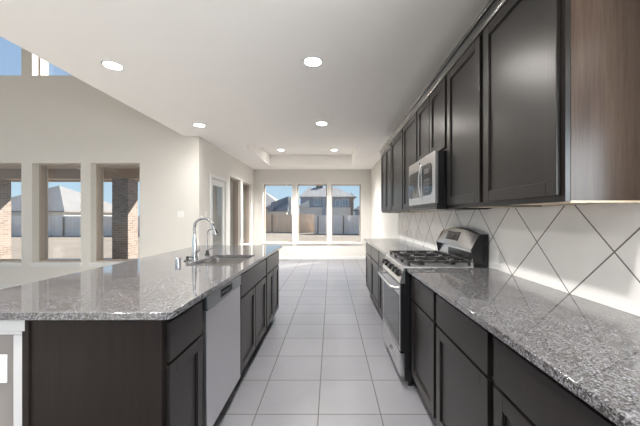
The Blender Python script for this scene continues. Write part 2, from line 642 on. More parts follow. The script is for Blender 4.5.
def wall_holes(axis, a0, a1, z0, z1, d0, d1, holes):
    """wall slab along x or y with rectangular holes (u0,u1,v0,v1)."""
    m = MB()
    cuts = sorted({a0, a1, *[h[0] for h in holes], *[h[1] for h in holes]})
    for u0, u1 in zip(cuts, cuts[1:]):
        mid = (u0 + u1) / 2
        spans = sorted((h[2], h[3]) for h in holes if h[0] < mid < h[1])
        z = z0
        pieces = []
        for v0, v1 in spans:
            if v0 > z: pieces.append((z, v0))
            z = v1
        if z < z1: pieces.append((z, z1))
        for p0, p1 in pieces:
            if axis == 'x': m.box(u0, u1, d0, d1, p0, p1)
            else: m.box(d0, d1, u0, u1, p0, p1)
    return m

f = MB().box(XL - T, XR + T, YF - T, YB + T, -0.12, 0.0)
struct('floor', f, M['floor'], label='beige ceramic tile floor laid in a square grid', cat='floor')

struct('floor_bounce', MB().box(XL, -2.2, YF, YG, 0.0, 0.012), simple('bounce_carpet', (0.74, 0.71, 0.67), 0.95, var=0.04, vscale=40, bmp=0.3), label='added unseen pale carpet bouncing light in the tall great room', cat='carpet')  # pale carpet added out of view to bounce light upward

# openings
back_open = [(-2.045, -1.165), (-1.02, -0.125), (0.015, 0.905)]
back_z = (0.505, 2.265)
great_open = [(-6.275, -5.43), (-5.24, -4.39), (-4.215, -3.355)]
great_z = (0.49, 2.235)
clere_z = (3.77, 5.15)
nook_open = [(6.88, 7.70), (7.88, 8.70)]
nook_z = (0.5, 2.215)
door_y = (5.80, 6.58)
door_z = 2.05

hb = [(a, b, *back_z) for a, b in back_open]
struct('wall_back', wall_holes('x', XN - T, XR + T, 0, 3.3, YB, YB + T, hb), M['wall'], label='painted wall with three tall windows at the end of the dining nook', cat='wall')
hn = [(a, b, *nook_z) for a, b in nook_open] + [(door_y[0], door_y[1], 0.0, door_z)]
struct('wall_left', wall_holes('y', YG + T, YB, 0, 3.3, XN - T, XN, hn), M['wall'], label='painted nook wall with the glazed door and two windows', cat='wall')
hg = [(a, b, *great_z) for a, b in great_open] + [(a, b, *clere_z) for a, b in great_open]
struct('wall_far_left', wall_holes('x', XL - T, XN, 0, ZH + 0.1, YG, YG + T, hg), M['wall'], label='tall painted wall with three windows and high windows above', cat='wall')
hr = [(-3.0, -1.1, 1.02, 2.12), (-1.0, 0.93, 1.02, 2.12)]
struct('wall_right', wall_holes('y', YF - T, YB, 0, 3.3, XR, XR + T, hr), M['wall'], label='painted wall behind the range and upper cabinets', cat='wall')
hl = [(-3.0, -0.9, 0.3, 3.0), (-0.5, 1.7, 0.3, 3.0), (2.1, 4.3, 0.3, 3.0)]
struct('wall_side', wall_holes('y', YF, YG, 0, ZH + 0.1, XL - T, XL, hl), M['wall'], cat='wall')
hf = [(-7.6, -5.5, 0.3, 3.0), (-5.1, -3.0, 0.3, 3.0), (-2.2, 0.9, 0.1, 2.45)]
struct('wall_front', wall_holes('x', XL - T, XR, 0, ZH + 0.1, YF - T, YF, hf), M['wall'], cat='wall')

# kitchen ceiling with the tray over the nook, then the drop up to the tall great room
TX0, TX1, TY0, TY1, ZT = -1.70, 0.578, 5.98, 8.35, 3.003
cm = MB()
cm.box(XG, XR, YF, YG, ZC, ZC + 0.1)
cm.box(XN, XR, YG, TY0, ZC, ZC + 0.1)
cm.box(XN, TX0, TY0, TY1, ZC, ZC + 0.1)
cm.box(TX1, XR, TY0, TY1, ZC, ZC + 0.1)
cm.box(XN, XR, TY1, YB, ZC, ZC + 0.1)
cm.box(TX0, TX1, TY0, TY1, ZT, ZT + 0.05)
cm.box(TX0 - 0.05, TX0, TY0 - 0.05, TY1 + 0.05, ZC + 0.1, ZT + 0.05)
cm.box(TX1, TX1 + 0.05, TY0 - 0.05, TY1 + 0.05, ZC + 0.1, ZT + 0.05)
cm.box(TX0, TX1, TY0 - 0.05, TY0, ZC + 0.1, ZT + 0.05)
cm.box(TX0, TX1, TY1, TY1 + 0.05, ZC + 0.1, ZT + 0.05)
struct('ceiling', cm, M['ceiling'], label='flat white ceiling with a square tray recess over the nook', cat='ceiling')
struct('ceiling_high', MB().box(XL - T, XG + 0.3, YF - T, YG + T, ZH, ZH + 0.1), M['ceiling'], cat='ceiling')
struct('wall_drop', MB().box(XG, XG + 0.14, YF, YG, ZC + 0.1, ZH), M['wall'], cat='wall')
# roof over the one-storey part
rm = MB()
rm.box(XG + 0.14, XR + T + 0.4, YF - T, YB + T + 0.55, 3.31, 3.45)
struct('roof', rm, M['roof'], cat='roof')

# baseboards
def board(name, *b):
    struct(name, MB().box(*b, bevel=0.004), M['white'], cat='baseboard')
board('baseboard_back', XN, XR, YB - 0.014, YB, 0, 0.10)
board('baseboard_left', XN, XN + 0.014, door_y[1] + 0.09, YB - 0.014, 0, 0.10)
board('baseboard_right', XR - 0.014, XR, 5.30, YB - 0.014, 0, 0.10)
board('baseboard_far_left', XL, XN - 0.005, YG - 0.014, YG, 0, 0.10)

# ------------------------------------------------------------------ windows
wi = [0]
def window(axis, u0, u1, z0, z1, face, out, label, sill=True, wide=0.02, depth=0.125):
    """window in an opening; face = inner wall plane, out = +1/-1 outward sign along the wall's normal axis."""
    wi[0] += 1
    c = (u0 + u1) / 2
    loc = (c, face, z0) if axis == 'x' else (face, c, z0)
    r = struct_root('window_%d' % wi[0], label, 'window', loc)
    def B(m, a0, a1, d0, d1, b0, b1, bev=0.0):
        e0, e1 = face + out * d0, face + out * d1
        if axis == 'x': m.box(a0, a1, e0, e1, b0, b1, bev)
        else: m.box(e0, e1, a0, a1, b0, b1, bev)
    fr = MB()
    s = 0.024
    d0, d1 = depth, depth + 0.13
    B(fr, u0, u0 + s, d0, d1, z0, z1); B(fr, u1 - s, u1, d0, d1, z0, z1)
    B(fr, u0 + s, u1 - s, d0, d1, z1 - s, z1); B(fr, u0 + s, u1 - s, d0, d1, z0, z0 + s)
    fr.build('frame', M['almond'], r)
    g = MB()
    B(g, u0 + s, u1 - s, depth + 0.075, depth + 0.081, z0 + s, z1 - s)
    g.build('glass', M['glass'], r)
    if sill:
        m = MB()
        B(m, u0 - wide, u1 + wide, -0.035, 0.0, z0 - 0.03, z0 + 0.002, 0.004)
        B(m, u0, u1, 0.0, depth, z0 - 0.0, z0 + 0.002)
        B(m, u0 - wide * 0.6, u1 + wide * 0.6, -0.014, 0.0, z0 - 0.075, z0 - 0.03, 0.003)
        m.build('sill', M['white'], r)
    return r
for k, (a, b) in enumerate(back_open):
    window('x', a, b, *back_z, YB, 1, ('first', 'middle', 'third')[k] + ' of three tall nook windows facing the fence, counted from the glazed door')
for k, (a, b) in enumerate(nook_open):
    window('y', a, b, *nook_z, XN, -1, ('narrow tall window next to the white glazed door', 'narrow tall window in the nook corner, beyond its twin')[k], depth=0.06)
for k, (a, b) in enumerate(great_open):
    window('x', a, b, *great_z, YG, 1, ('low window cut by the picture edge, brick pillar at its side', 'low window framing the grey hipped roof', 'low window with a brick pillar filling half of it')[k])
for k, (a, b) in enumerate(great_open):
    window('x', a, b, *clere_z, YG, 1, ('high window showing only blue sky at the picture edge', 'high window with a bright sunlit reveal', 'high window hidden above the kitchen ceiling')[k], sill=False)
for (a, b, c, d) in hl: window('y', a, b, c, d, XL, -1, 'added unseen window in the great room side wall', sill=False)  # side openings added out of view to let in more light
for (a, b, c, d) in hr: window('y', a, b, c, d, XR, 1, 'added unseen window over the counter behind the camera', sill=False)  # added for the light on the ceiling and the cabinet side reflection
for (a, b, c, d) in hf: window('x', a, b, c, d, YF, -1, 'added unseen window in the wall behind the kitchen', sill=False)  # unseen rear glazing added for extra light
# slim white casing on the back windows stands in for sunlit drywall returns
def casing(name, axis, u0, u1, z0, z1, face, inward, w_=0.028, t_=0.012):
    m = MB()
    e0, e1 = face, face + inward * t_
    for (a0, a1, b0, b1) in ((u0 - w_, u0, z0, z1 + w_), (u1, u1 + w_, z0, z1 + w_), (u0, u1, z1, z1 + w_)):
        if axis == 'x': m.box(a0, a1, e0, e1, b0, b1, 0.003)
        else: m.box(e0, e1, a0, a1, b0, b1, 0.003)
    struct(name, m, M['white'], cat='trim')
for k, (a, b) in enumerate(back_open): casing('trim_%d' % (k + 1), 'x', a, b, *back_z, YB, -1)

# glazed door in the nook
casing('trim_4', 'y', door_y[0], door_y[1], 0.0, door_z, XN, 1, 0.075, 0.018)
dr = struct_root('door_1', 'white framed full glass patio door in the nook wall', 'door', (XN - 0.06, sum(door_y) / 2, 0))
m = MB()
dx0, dx1 = XN - 0.06, XN - 0.015
y0, y1 = door_y[0] + 0.004, door_y[1] - 0.004
m.box(dx0, dx1, y0, y0 + 0.11, 0.012, door_z - 0.006, 0.003); m.box(dx0, dx1, y1 - 0.11, y1, 0.012, door_z - 0.006, 0.003)
m.box(dx0, dx1, y0 + 0.11, y1 - 0.11, door_z - 0.126, door_z - 0.006, 0.003); m.box(dx0, dx1, y0 + 0.11, y1 - 0.11, 0.012, 0.25, 0.003)
m.build('door_frame', M['white'], dr)
MB().box(dx0 + 0.018, dx1 - 0.018, y0 + 0.11, y1 - 0.11, 0.25, door_z - 0.126).build('glass', M['glass'], dr)
m = MB().cyl((dx1, y0 + 0.055, 0.95), (dx1 + 0.045, y0 + 0.055, 0.95), 0.01, seg=12)
m.cyl((dx1, y0 + 0.055, 0.95), (dx1 + 0.006, y0 + 0.055, 0.95), 0.027, seg=20)
m.cyl((dx1 + 0.04, y0 + 0.05, 0.95), (dx1 + 0.04, y0 + 0.15, 0.95), 0.008, seg=12)
m.build('handle', M['steel'], dr)
m = MB()
m.box(XN - T, XN - 0.001, door_y[0] - 0.0, door_y[1], -0.0, 0.012)
struct('trim_5', m, M['steel'], cat='threshold')

# ------------------------------------------------------------------ knee wall behind the island
IY0, IY1 = 1.237, 3.98
struct('wall_island', MB().box(-1.47, -1.272, IY0 + 0.004, IY1, 0, 0.8835), M['island_wall'], label='painted low wall at the back of the island', cat='wall')
m = MB()
m.box(-1.49, -1.25, IY0 - 0.014, IY0 + 0.004, 0.834, 0.8835, 0.003)
m.box(-1.485, -1.256, IY0 - 0.008, IY0 + 0.004, 0.818, 0.834, 0.003)
m.box(-1.300, -1.262, IY0 - 0.010, IY0 + 0.004, 0.0, 0.818, 0.002)
m.box(-1.484, -1.300, IY0 - 0.010, IY0 + 0.004, 0.0, 0.10, 0.003)
struct('trim_6', m, simple('island_trim_paint', (0.56, 0.56, 0.565), 0.4, var=0.01), label='white trim at the end of the low island wall', cat='trim')

# ------------------------------------------------------------------ cabinets
def shaker(m, xf, d, y0, y1, z0, z1, st=0.058, th=0.02):
    """five-piece door: front plane xf, body goes to xf + d*th (d = +1 if the cabinet is at larger x)."""
    b = 0.0025
    m.box(xf, xf + d * th, y0, y0 + st, z0, z1, b)
    m.box(xf, xf + d * th, y1 - st, y1, z0, z1, b)
    m.box(xf, xf + d * th, y0 + st, y1 - st, z0, z0 + st, b)
    m.box(xf, xf + d * th, y0 + st, y1 - st, z1 - st, z1, b)
    m.box(xf + d * 0.011, xf + d * th, y0 + st - 0.004, y1 - st + 0.004, z0 + st - 0.004, z1 - st + 0.004)
    # inner bead
    c = 0.006
    for (a0, a1, b0, b1) in ((y0 + st, y0 + st + c, z0 + st, z1 - st), (y1 - st - c, y1 - st, z0 + st, z1 - st)):
        m.box(xf + d * 0.006, xf + d * 0.012, a0, a1, b0, b1)
    for (b0, b1) in ((z0 + st, z0 + st + c), (z1 - st - c, z1 - st)):
        m.box(xf + d * 0.006, xf + d * 0.012, y0 + st, y1 - st, b0, b1)
    return m

GAP = 0.021
def base_cabinet(label, xf, d, xback, y0, y1, doors=1, name='base_cabinet', end_low=None, end_high=None, group='base cabinets'):
    """xf: door front plane; d=+1 when the box extends to +x."""
    fx = xf + d * 0.02                        # face frame plane
    r = thing(name, label, 'cabinet', ((xf + xback) / 2, (y0 + y1) / 2, 0), group)
    ft = fx + d * 0.02
    m = MB()
    m.box(ft, xback, y0 + 0.0005, y0 + 0.016, 0.10, 0.883); m.box(ft, xback, y1 - 0.016, y1 - 0.0005, 0.10, 0.883)
    m.box(ft, xback, y0 + 0.016, y1 - 0.016, 0.10, 0.118)
    m.box(xback - d * 0.012, xback, y0 + 0.016, y1 - 0.016, 0.118, 0.883)
    m.box(fx + d * 0.075, fx + d * 0.09, y0 + 0.0005, y1 - 0.0005, 0.0, 0.10)
    m.box(fx + d * 0.09, xback, y0 + 0.0005, y0 + 0.016, 0.0, 0.10); m.box(fx + d * 0.09, xback, y1 - 0.016, y1 - 0.0005, 0.0, 0.10)
    m.build('carcass', M['cab'], r)
    m = MB()
    s = 0.038
    m.box(fx, ft, y0 + 0.0005, y0 + s, 0.10, 0.883); m.box(fx, ft, y1 - s, y1 - 0.0005, 0.10, 0.883)
    for (a, b) in ((0.10, 0.135), (0.665, 0.70), (0.845, 0.883)): m.box(fx, ft, y0 + s, y1 - s, a, b)
    if doors == 2: m.box(fx, ft, (y0 + y1) / 2 - 0.02, (y0 + y1) / 2 + 0.02, 0.135, 0.665)
    m.build('face_frame', M['cab'], r)
    MB().box(xf, fx, y0 + GAP, y1 - GAP, 0.690, 0.858, 0.003).build('drawer_front', M['cab'], r)
    if doors == 1:
        shaker(MB(), xf, d, y0 + GAP, y1 - GAP, 0.118, 0.676).build('door', M['cab'], r)
    else:
        c = (y0 + y1) / 2
        shaker(MB(), xf, d, y0 + GAP, c - 0.006, 0.118, 0.676).build('door', M['cab'], r)
        shaker(MB(), xf, d, c + 0.006, y1 - GAP, 0.118, 0.676).build('door', M['cab'], r)
    return r

RF = 0.600           # right run door fronts
RB = XR - 0.002
base_cabinet('espresso base cabinet beside the near side of the gas range', RF, 1, RB, 1.735, 2.262)
base_cabinet('espresso base cabinet second along from the gas range on the near side', RF, 1, RB, 1.130, 1.735)
base_cabinet('espresso base cabinet at the near end of the long counter, cut by the picture edge', RF, 1, RB, 0.520, 1.130)
base_cabinet('espresso base cabinet touching the far side of the gas range', RF, 1, RB, 3.044, 3.77)
base_cabinet('espresso base cabinet in the middle of the three beyond the range', RF, 1, RB, 3.77, 4.49)
base_cabinet('espresso base cabinet at the far end of the run by the nook', RF, 1, RB, 4.49, 5.20)

IF = -0.675          # island door fronts
IBK = -1.262
e = base_cabinet('narrow espresso island cabinet at the near corner beside the dishwasher', IF, -1, IBK, 1.2375, 1.600, group='island cabinets')
m = MB().box(-1.235, IF - 0.020, IY0 - 0.004, IY0 + 0.0005, 0.0, 0.8835)
m.box(-1.264, -1.235, IY0 - 0.012, IY0 + 0.0005, 0.0, 0.8835, 0.004)
o = m.build('end_panel', M['cab_end'], e)
base_cabinet('wide espresso island cabinet under the sink, next to the dishwasher', IF, -1, IBK, 2.230, 3.145, 2, name='sink_cabinet', group='island cabinets')
base_cabinet('espresso island cabinet with two doors at the far end of the island', IF, -1, IBK, 3.145, 3.905, 2, group='island cabinets')

# dishwasher
DY0, DY1 = 1.612, 2.218
dw = thing('dishwasher', 'stainless steel dishwasher built into the island', 'dishwasher', (-0.95, (DY0 + DY1) / 2, 0))
m = MB().box(-0.70, IBK, DY0 + 0.002, DY1 - 0.002, 0.10, 0.875)
m.box(-0.775, IBK, DY0 + 0.004, DY1 - 0.004, 0.0, 0.10)
m.build('tub', M['black'], dw)
MB().box(-0.668, -0.70, DY0 + 0.004, DY1 - 0.004, 0.115, 0.792, 0.004).build('door', M['steel_soft'], dw)
cy0, cy1 = 1.81, 2.02
m = MB()
m.box(-0.664, -0.70, DY0 + 0.004, cy0, 0.797, 0.872, 0.003); m.box(-0.664, -0.70, cy1, DY1 - 0.004, 0.797, 0.872, 0.003)
m.box(-0.664, -0.70, cy0, cy1, 0.797, 0.810); m.box(-0.664, -0.70, cy0, cy1, 0.858, 0.872)
cp = m.build('control_strip', M['steel_dark'], dw)
m = MB().box(-0.685, -0.70, cy0, cy1, 0.810, 0.858)
for k in range(7): m.cyl((-0.668, cy0 + 0.02 + k * 0.028, 0.833), (-0.686, cy0 + 0.02 + k * 0.028, 0.833), 0.012, 0.010, seg=14)
m.build('handle_pocket', M['black'], cp)

# ------------------------------------------------------------------ countertops
CT0, CT1 = 0.884, 0.914
SX0, SX1, SY0, SY1 = -1.165, -0.755, 2.36, 3.02
top = slab_mesh([round_rect(-1.76, -0.648, 1.209, 4.01, 0.035), round_rect(SX0, SX1, SY0, SY1, 0.05)[::-1]], CT0, CT1, 0.003)
tag(top.build('countertop', M['granite']), 'speckled grey granite worktop on the island around the sink', 'countertop')
top = slab_mesh([round_rect(0.574, XR - 0.0015, 0.49, 2.268, 0.006)], CT0, CT1, 0.003)
tag(top.build('countertop', M['granite']), 'speckled grey granite worktop running from the range towards the camera', 'countertop')
top = slab_mesh([round_rect(0.574, XR - 0.0015, 3.038, 5.215, 0.006)], CT0, CT1, 0.003)
tag(top.build('countertop', M['granite']), 'speckled grey granite worktop beyond the range, ending at the nook', 'countertop')
# backsplash
m = MB().box(XR - 0.008, XR - 0.0005, 0.49, 5.26, 0.9145, 1.359)
m.box(XR - 0.008, XR - 0.0005, 2.272, 3.034, 0.80, 0.9145)
tag(m.build('backsplash', M['splash']), 'off white tile backsplash laid diagonally with dark grout above the counter', 'backsplash')

# ------------------------------------------------------------------ upper cabinets
UF = 0.868
UB = XR - 0.001
UZ0, UZ1 = 1.36, 2.40
def wall_cabinet(label, y0, y1, doors=1, z0=UZ0, near_end=False):
    d = 1
    fx, ft = UF + 0.02, UF + 0.04
    r = thing('wall_cabinet', label, 'cabinet', ((UF + UB) / 2, (y0 + y1) / 2, z0), 'wall cabinets')
    m = MB()
    ys = y0 + (0.006 if near_end else 0.0005)
    m.box(ft, UB, ys, y0 + 0.016, z0, UZ1); m.box(ft, UB, y1 - 0.016, y1 - 0.0005, z0, UZ1)
    m.box(ft, UB, y0 + 0.016, y1 - 0.016, UZ1 - 0.016, UZ1)
    m.box(UB - 0.01, UB, y0 + 0.016, y1 - 0.016, z0 + 0.03, UZ1 - 0.016)
    m.build('carcass', M['cab'], r)
    MB().box(ft, UB, y0 + 0.016, y1 - 0.016, z0 + 0.006, z0 + 0.022).build('bottom_panel', M['lightwood'], r)
    m = MB()
    s = 0.038
    m.box(fx, ft, y0 + 0.0005, y0 + s, z0, UZ1); m.box(fx, ft, y1 - s, y1 - 0.0005, z0, UZ1)
    m.box(fx, ft, y0 + s, y1 - s, z0, z0 + 0.04); m.box(fx, ft, y0 + s, y1 - s, UZ1 - 0.05, UZ1)
    if doors == 2: m.box(fx, ft, (y0 + y1) / 2 - 0.02, (y0 + y1) / 2 + 0.02, z0 + 0.04, UZ1 - 0.05)
    m.build('face_frame', M['cab'], r)
    a, b = z0 + 0.025, UZ1 - 0.035
    if doors == 1:
        shaker(MB(), UF, d, y0 + GAP, y1 - GAP, a, b).build('door', M['cab'], r)
    else:
        c = (y0 + y1) / 2
        shaker(MB(), UF, d, y0 + GAP, c - 0.008, a, b).build('door', M['cab'], r)
        shaker(MB(), UF, d, c + 0.008, y1 - GAP, a, b).build('door', M['cab'], r)
    if near_end:
        MB().box(ft, UB, y0 - 0.001, y0 + 0.006, z0 + 0.004, UZ1).build('side_panel', M['cab_side'], r)
        MB().box(ft, UB, y0 - 0.001, y0 + 0.012, z0 - 0.004, z0 + 0.0035).build('bottom_edge', M['lightwood'], r)
    return r
wall_cabinet('espresso wall cabinet at the near end with its brown wood side exposed', 1.136, 1.734, 1, near_end=True)
wall_cabinet('tall espresso wall cabinet touching the near side of the microwave', 1.734, 2.270)
wall_cabinet('short two door espresso wall cabinet above the microwave', 2.270, 3.036, 2, z0=1.806)
wall_cabinet('single door espresso wall cabinet touching the far side of the microwave', 3.036, 3.644)
wall_cabinet('espresso wall cabinet second beyond the microwave', 3.644, 4.33)
wall_cabinet('two door espresso wall cabinet at the far end of the upper row', 4.33, 5.22, 2)
# crown
prof = [(UF + 0.022, 2.366), (UF + 0.012, 2.366), (UF + 0.012, 2.374), (UF + 0.004, 2.376)]
for k in range(9):                       # cove
    a_ = PI / 2 * k / 8
    prof.append((UF + 0.002 - 0.034 * (1 - math.cos(a_)), 2.378 + 0.036 * math.sin(a_)))
prof += [(UF - 0.038, 2.418), (UF - 0.040, 2.430), (UF + 0.060, 2.430), (UF + 0.060, 2.401), (UF + 0.022, 2.401)]
m = MB().prism([(x, z) for x, z in prof], 'y', 1.10, 5.235)
tag(m.build('crown_molding', M['crown'], smooth=50), 'dark crown molding along the top of the wall cabinets', 'molding')

# ------------------------------------------------------------------ gas range
GY0, GY1 = 2.276, 3.030
gx0, gx1 = 0.560, XR - 0.010
rg = thing('gas_range', 'stainless steel and black gas range between the granite counters', 'stove', ((gx0 + gx1) / 2, (GY0 + GY1) / 2, 0))
MB().box(gx0, gx1, GY0, GY1, 0.05, 0.905, 0.003).build('body', M['black'], rg)
for (x, y) in ((gx0 + 0.05, GY0 + 0.04), (gx0 + 0.05, GY1 - 0.04), (gx1 - 0.06, GY0 + 0.04), (gx1 - 0.06, GY1 - 0.04)):
    MB().cyl((x, y, 0.0), (x, y, 0.052), 0.018, 0.016, seg=16).build('leg', M['black'], rg)
dr_ = MB().box(0.522, 0.562, GY0 + 0.002, GY1 - 0.002, 0.085, 0.262, 0.006).build('drawer', M['steel'], rg)
m = MB().box(0.5195, 0.5225, 2.56, 2.62, 0.165, 0.195, 0.001)
m.box(0.5195, 0.5225, 2.64, 2.66, 0.15, 0.17, 0.001)
m.build('grey_mark', M['grey_mark'], dr_)  # two small dark grey marks on the drawer front
dd = MB().box(0.528, 0.562, GY0 + 0.002, GY1 - 0.002, 0.272, 0.782, 0.005).build('oven_door', M['black'], rg)
m = MB().box(0.523, 0.530, GY0 + 0.006, GY1 - 0.006, 0.69, 0.780, 0.003)
m.box(0.523, 0.530, GY0 + 0.006, GY1 - 0.006, 0.274, 0.30, 0.003)
m.box(0.523, 0.530, GY1 - 0.05, GY1 - 0.006, 0.30, 0.69, 0.003)
m.box(0.523, 0.530, GY0 + 0.006, GY0 + 0.03, 0.30, 0.69, 0.003)
m.build('door_trim', M['steel'], dd)
MB().box(0.521, 0.530, GY0 + 0.03, GY1 - 0.05, 0.302, 0.688, 0.002).build('window', M['black_glass'], dd)
m = MB()
hz = 0.748
pts = [(0.526, GY0 + 0.05, hz), (0.50, GY0 + 0.052, hz), (0.478, GY0 + 0.07, hz), (0.473, GY0 + 0.12, hz), (0.470, (GY0 + GY1) / 2, hz), (0.473, GY1 - 0.12, hz), (0.478, GY1 - 0.07, hz), (0.50, GY1 - 0.052, hz), (0.526, GY1 - 0.05, hz)]
m.tube(pts, 0.0135, 14)
m.build('handle', M['steel'], dd)
# control panel with knobs
m = MB().prism([(0.562, 0.792), (0.522, 0.792), (0.527, 0.82), (0.552, 0.905), (0.562, 0.912), (0.60, 0.912), (0.60, 0.905)], 'y', GY0 + 0.001, GY1 - 0.001)
cp = m.build('control_panel', M['steel'], rg)
nrm = Vector((-0.959, 0, 0.282))
for y in (2.37, 2.49, 2.653, 2.815, 2.935):
    c = Vector((0.537, y, 0.857))
    k = MB().cyl(c, c + nrm * 0.012, 0.030, 0.029, seg=24)
    k.cyl(c + nrm * 0.012, c + nrm * 0.034, 0.023, 0.020, seg=24, bevel=0.003)
    k.build('knob', M['black'], cp)
# cooktop
MB().box(0.556, 1.09, GY0 + 0.001, GY1 - 0.001, 0.905, 0.920, 0.005).build('cooktop', M['steel_soft'], rg)
for (x, y, s) in ((0.70, 2.42, 0.045), (0.70, 2.886, 0.05), (0.955, 2.42, 0.04), (0.955, 2.886, 0.035), (0.83, 2.653, 0.045)):
    m = MB().cyl((x, y, 0.918), (x, y, 0.927), s * 1.25, s * 1.15, seg=24)
    m.cyl((x, y, 0.927), (x, y, 0.938), s, s * 0.94, seg=24, bevel=0.002)
    m.build('burner', M['iron'], rg)
for (ya, yb) in ((GY0 + 0.018, 2.522), (2.532, 2.774), (2.784, GY1 - 0.018)):
    m = MB()
    r_ = 0.006
    x0, x1 = 0.588, 1.070
    zt = 0.956
    for y in (ya + 0.008, yb - 0.008): m.box(x0, x1, y - r_, y + r_, zt - 0.008, zt + 0.003, 0.003)
    for x in (x0 + 0.006, (x0 + x1) / 2, x1 - 0.006): m.box(x - r_, x + r_, ya, yb, zt - 0.008, zt + 0.003, 0.003)
    yc = (ya + yb) / 2
    for xc in (0.70, 0.955):
        for (dx, dy) in ((1, 0), (-1, 0), (0, 1), (0, -1)):
            ex = (xc + dx * 0.115) if dx else xc
            ey = yc + dy * ((yb - ya) / 2 - 0.006)
            bx0, bx1 = sorted((xc + dx * 0.03, ex)) if dx else (xc - r_, xc + r_)
            by0, by1 = sorted((yc + dy * 0.03, ey)) if dy else (yc - r_, yc + r_)
            m.box(bx0, bx1, by0, by1, zt - 0.008, zt + 0.006, 0.003)
    for x in (x0 + 0.01, x1 - 0.01):
        for y in (ya + 0.008, yb - 0.008): m.box(x - 0.008, x + 0.008, y - 0.008, y + 0.008, 0.9195, zt)
    m.build('grate', M['iron'], rg)
# backguard: arched hood-like console
st = 17
def bg_profile(z):
    return [(1.085, 0.912), (1.085, 0.945), (1.105, 1.035), (1.066, 1.048), (1.072, 1.064), (1.125, z - 0.012), (1.142, z), (1.186, z), (1.190, 0.912)]
vs, fs = [], []
n = 9
for k in range(st):
    t = -1 + 2 * k / (st - 1)
    y = (GY0 + GY1) / 2 + t * (GY1 - GY0) / 2 * 0.985
    z = 1.162 + 0.043 * (1 - abs(t) ** 2.4)
    for (x, zz) in bg_profile(z): vs.append((x, y, zz))
for k in range(st - 1):
    for i in range(n):
        j = (i + 1) % n
        fs.append((k * n + i, k * n + j, (k + 1) * n + j, (k + 1) * n + i))
fs.append(tuple(range(n)))
fs.append(tuple((st - 1) * n + i for i in range(n)))
bgd = MB().solid(vs, fs).build('backguard', M['steel'], rg, smooth=28)
# black end caps
for (ya, yb) in ((GY0 - 0.001, GY0 + 0.0055), (GY1 - 0.0055, GY1 + 0.001)):
    MB().prism([(1.082, 0.912), (1.082, 0.945), (1.062, 1.046), (1.120, 1.152), (1.138, 1.166), (1.1935, 1.166), (1.1935, 0.912)], 'y', ya, yb).build('end_cap', M['black'], bgd)
def face_pt(z, off):      # point on the sloping console face
    t = (z - 1.064) / (1.19 - 1.064)
    return (1.072 + 0.053 * t - off * 0.92, z + off * 0.39)
a, b = face_pt(1.092, 0.003), face_pt(1.165, 0.003)
a2, b2 = face_pt(1.092, -0.01), face_pt(1.165, -0.01)
MB().prism([a, b, b2, a2], 'y', 2.575, 2.835).build('clock_display', M['display'], bgd)
m = MB()
a, b = face_pt(1.128, 0.0036), face_pt(1.150, 0.0036)
a2, b2 = face_pt(1.128, 0.002), face_pt(1.150, 0.002)
m.prism([a, b, b2, a2], 'y', 2.66, 2.75)
for k in range(3):
    for yy in (2.60, 2.775):
        a, b = face_pt(1.100 + k * 0.02, 0.0036), face_pt(1.108 + k * 0.02, 0.0036)
        a2, b2 = face_pt(1.100 + k * 0.02, 0.002), face_pt(1.108 + k * 0.02, 0.002)
        m.prism([a, b, b2, a2], 'y', yy, yy + 0.03)
m.build('display_marks', M['grey_mark'], bgd)
MB().box(1.0835, 1.10, 2.33, 2.78, 0.957, 1.02, 0.004).build('vent_slot', M['black'], bgd)

# ------------------------------------------------------------------ microwave
mw = thing('microwave', 'stainless steel over the range microwave with black control panel', 'microwave', (1.0, (GY0 + GY1) / 2, 1.36))
MY0, MY1 = 2.277, 3.029
MB().box(0.815, XR - 0.002, MY0, MY1, 1.372, 1.803, 0.003).build('body', M['black'], mw)
fm = MB().box(0.786, 0.816, MY0, MY1, 1.405, 1.803, 0.005).build('door', M['steel'], mw)
m = slab_mesh([round_rect(0, 0.235, 0, 0.36, 0.03)], 0.0, 0.006, 0.001)
bmesh.ops.transform(m.bm, matrix=Matrix(((0, 0, -1, 0.788), (0, 1, 0, 0), (1, 0, 0, 1.472), (0, 0, 0, 1))), verts=m.bm.verts[:])
bmesh.ops.translate(m.bm, vec=(0, MY1 - 0.028 - 0.36, 0), verts=m.bm.verts[:])
bmesh.ops.recalc_face_normals(m.bm, faces=m.bm.faces[:])
m.build('window', M['black_glass'], fm)
m = slab_mesh([round_rect(0, 0.255, 0, 0.235, 0.05)], 0.0, 0.006, 0.001)
bmesh.ops.transform(m.bm, matrix=Matrix(((0, 0, -1, 0.788), (0, 1, 0, 2.345), (1, 0, 0, 1.475), (0, 0, 0, 1))), verts=m.bm.verts[:])
bmesh.ops.recalc_face_normals(m.bm, faces=m.bm.faces[:])
pad = m.build('control_panel', M['black_glass'], fm)
m = MB()
for r_i in range(4):
    for c_i in range(3): m.box(0.7805, 0.783, 2.40 + c_i * 0.045, 2.43 + c_i * 0.045, 1.50 + r_i * 0.03, 1.518 + r_i * 0.03)
m.box(0.7805, 0.783, 2.395, 2.52, 1.655, 1.695)
m.build('keypad', M['grey_mark'], mw)
hy = 2.600
pts = []
for k in range(13):
    t = k / 12
    pts.append((0.788 - 0.024 * math.sin(PI * t) ** 0.6, hy + 0.012 * math.sin(PI * t), 1.45 + 0.30 * t))
MB().tube(pts, 0.008, 12).build('handle', M['steel'], fm)
MB().cyl((0.787, 2.66, 1.765), (0.7835, 2.66, 1.765), 0.012, seg=20).build('emblem', M['grey_mark'], fm)
m = MB().box(0.80, XR - 0.002, MY0 + 0.003, MY1 - 0.003, 1.355, 1.373, 0.003)
bt = m.build('base_plate', M['black'], mw)
m = MB()
for k in range(9): m.box(0.86 + k * 0.017, 0.87 + k * 0.017, MY0 + 0.06, MY0 + 0.33, 1.3525, 1.3555)
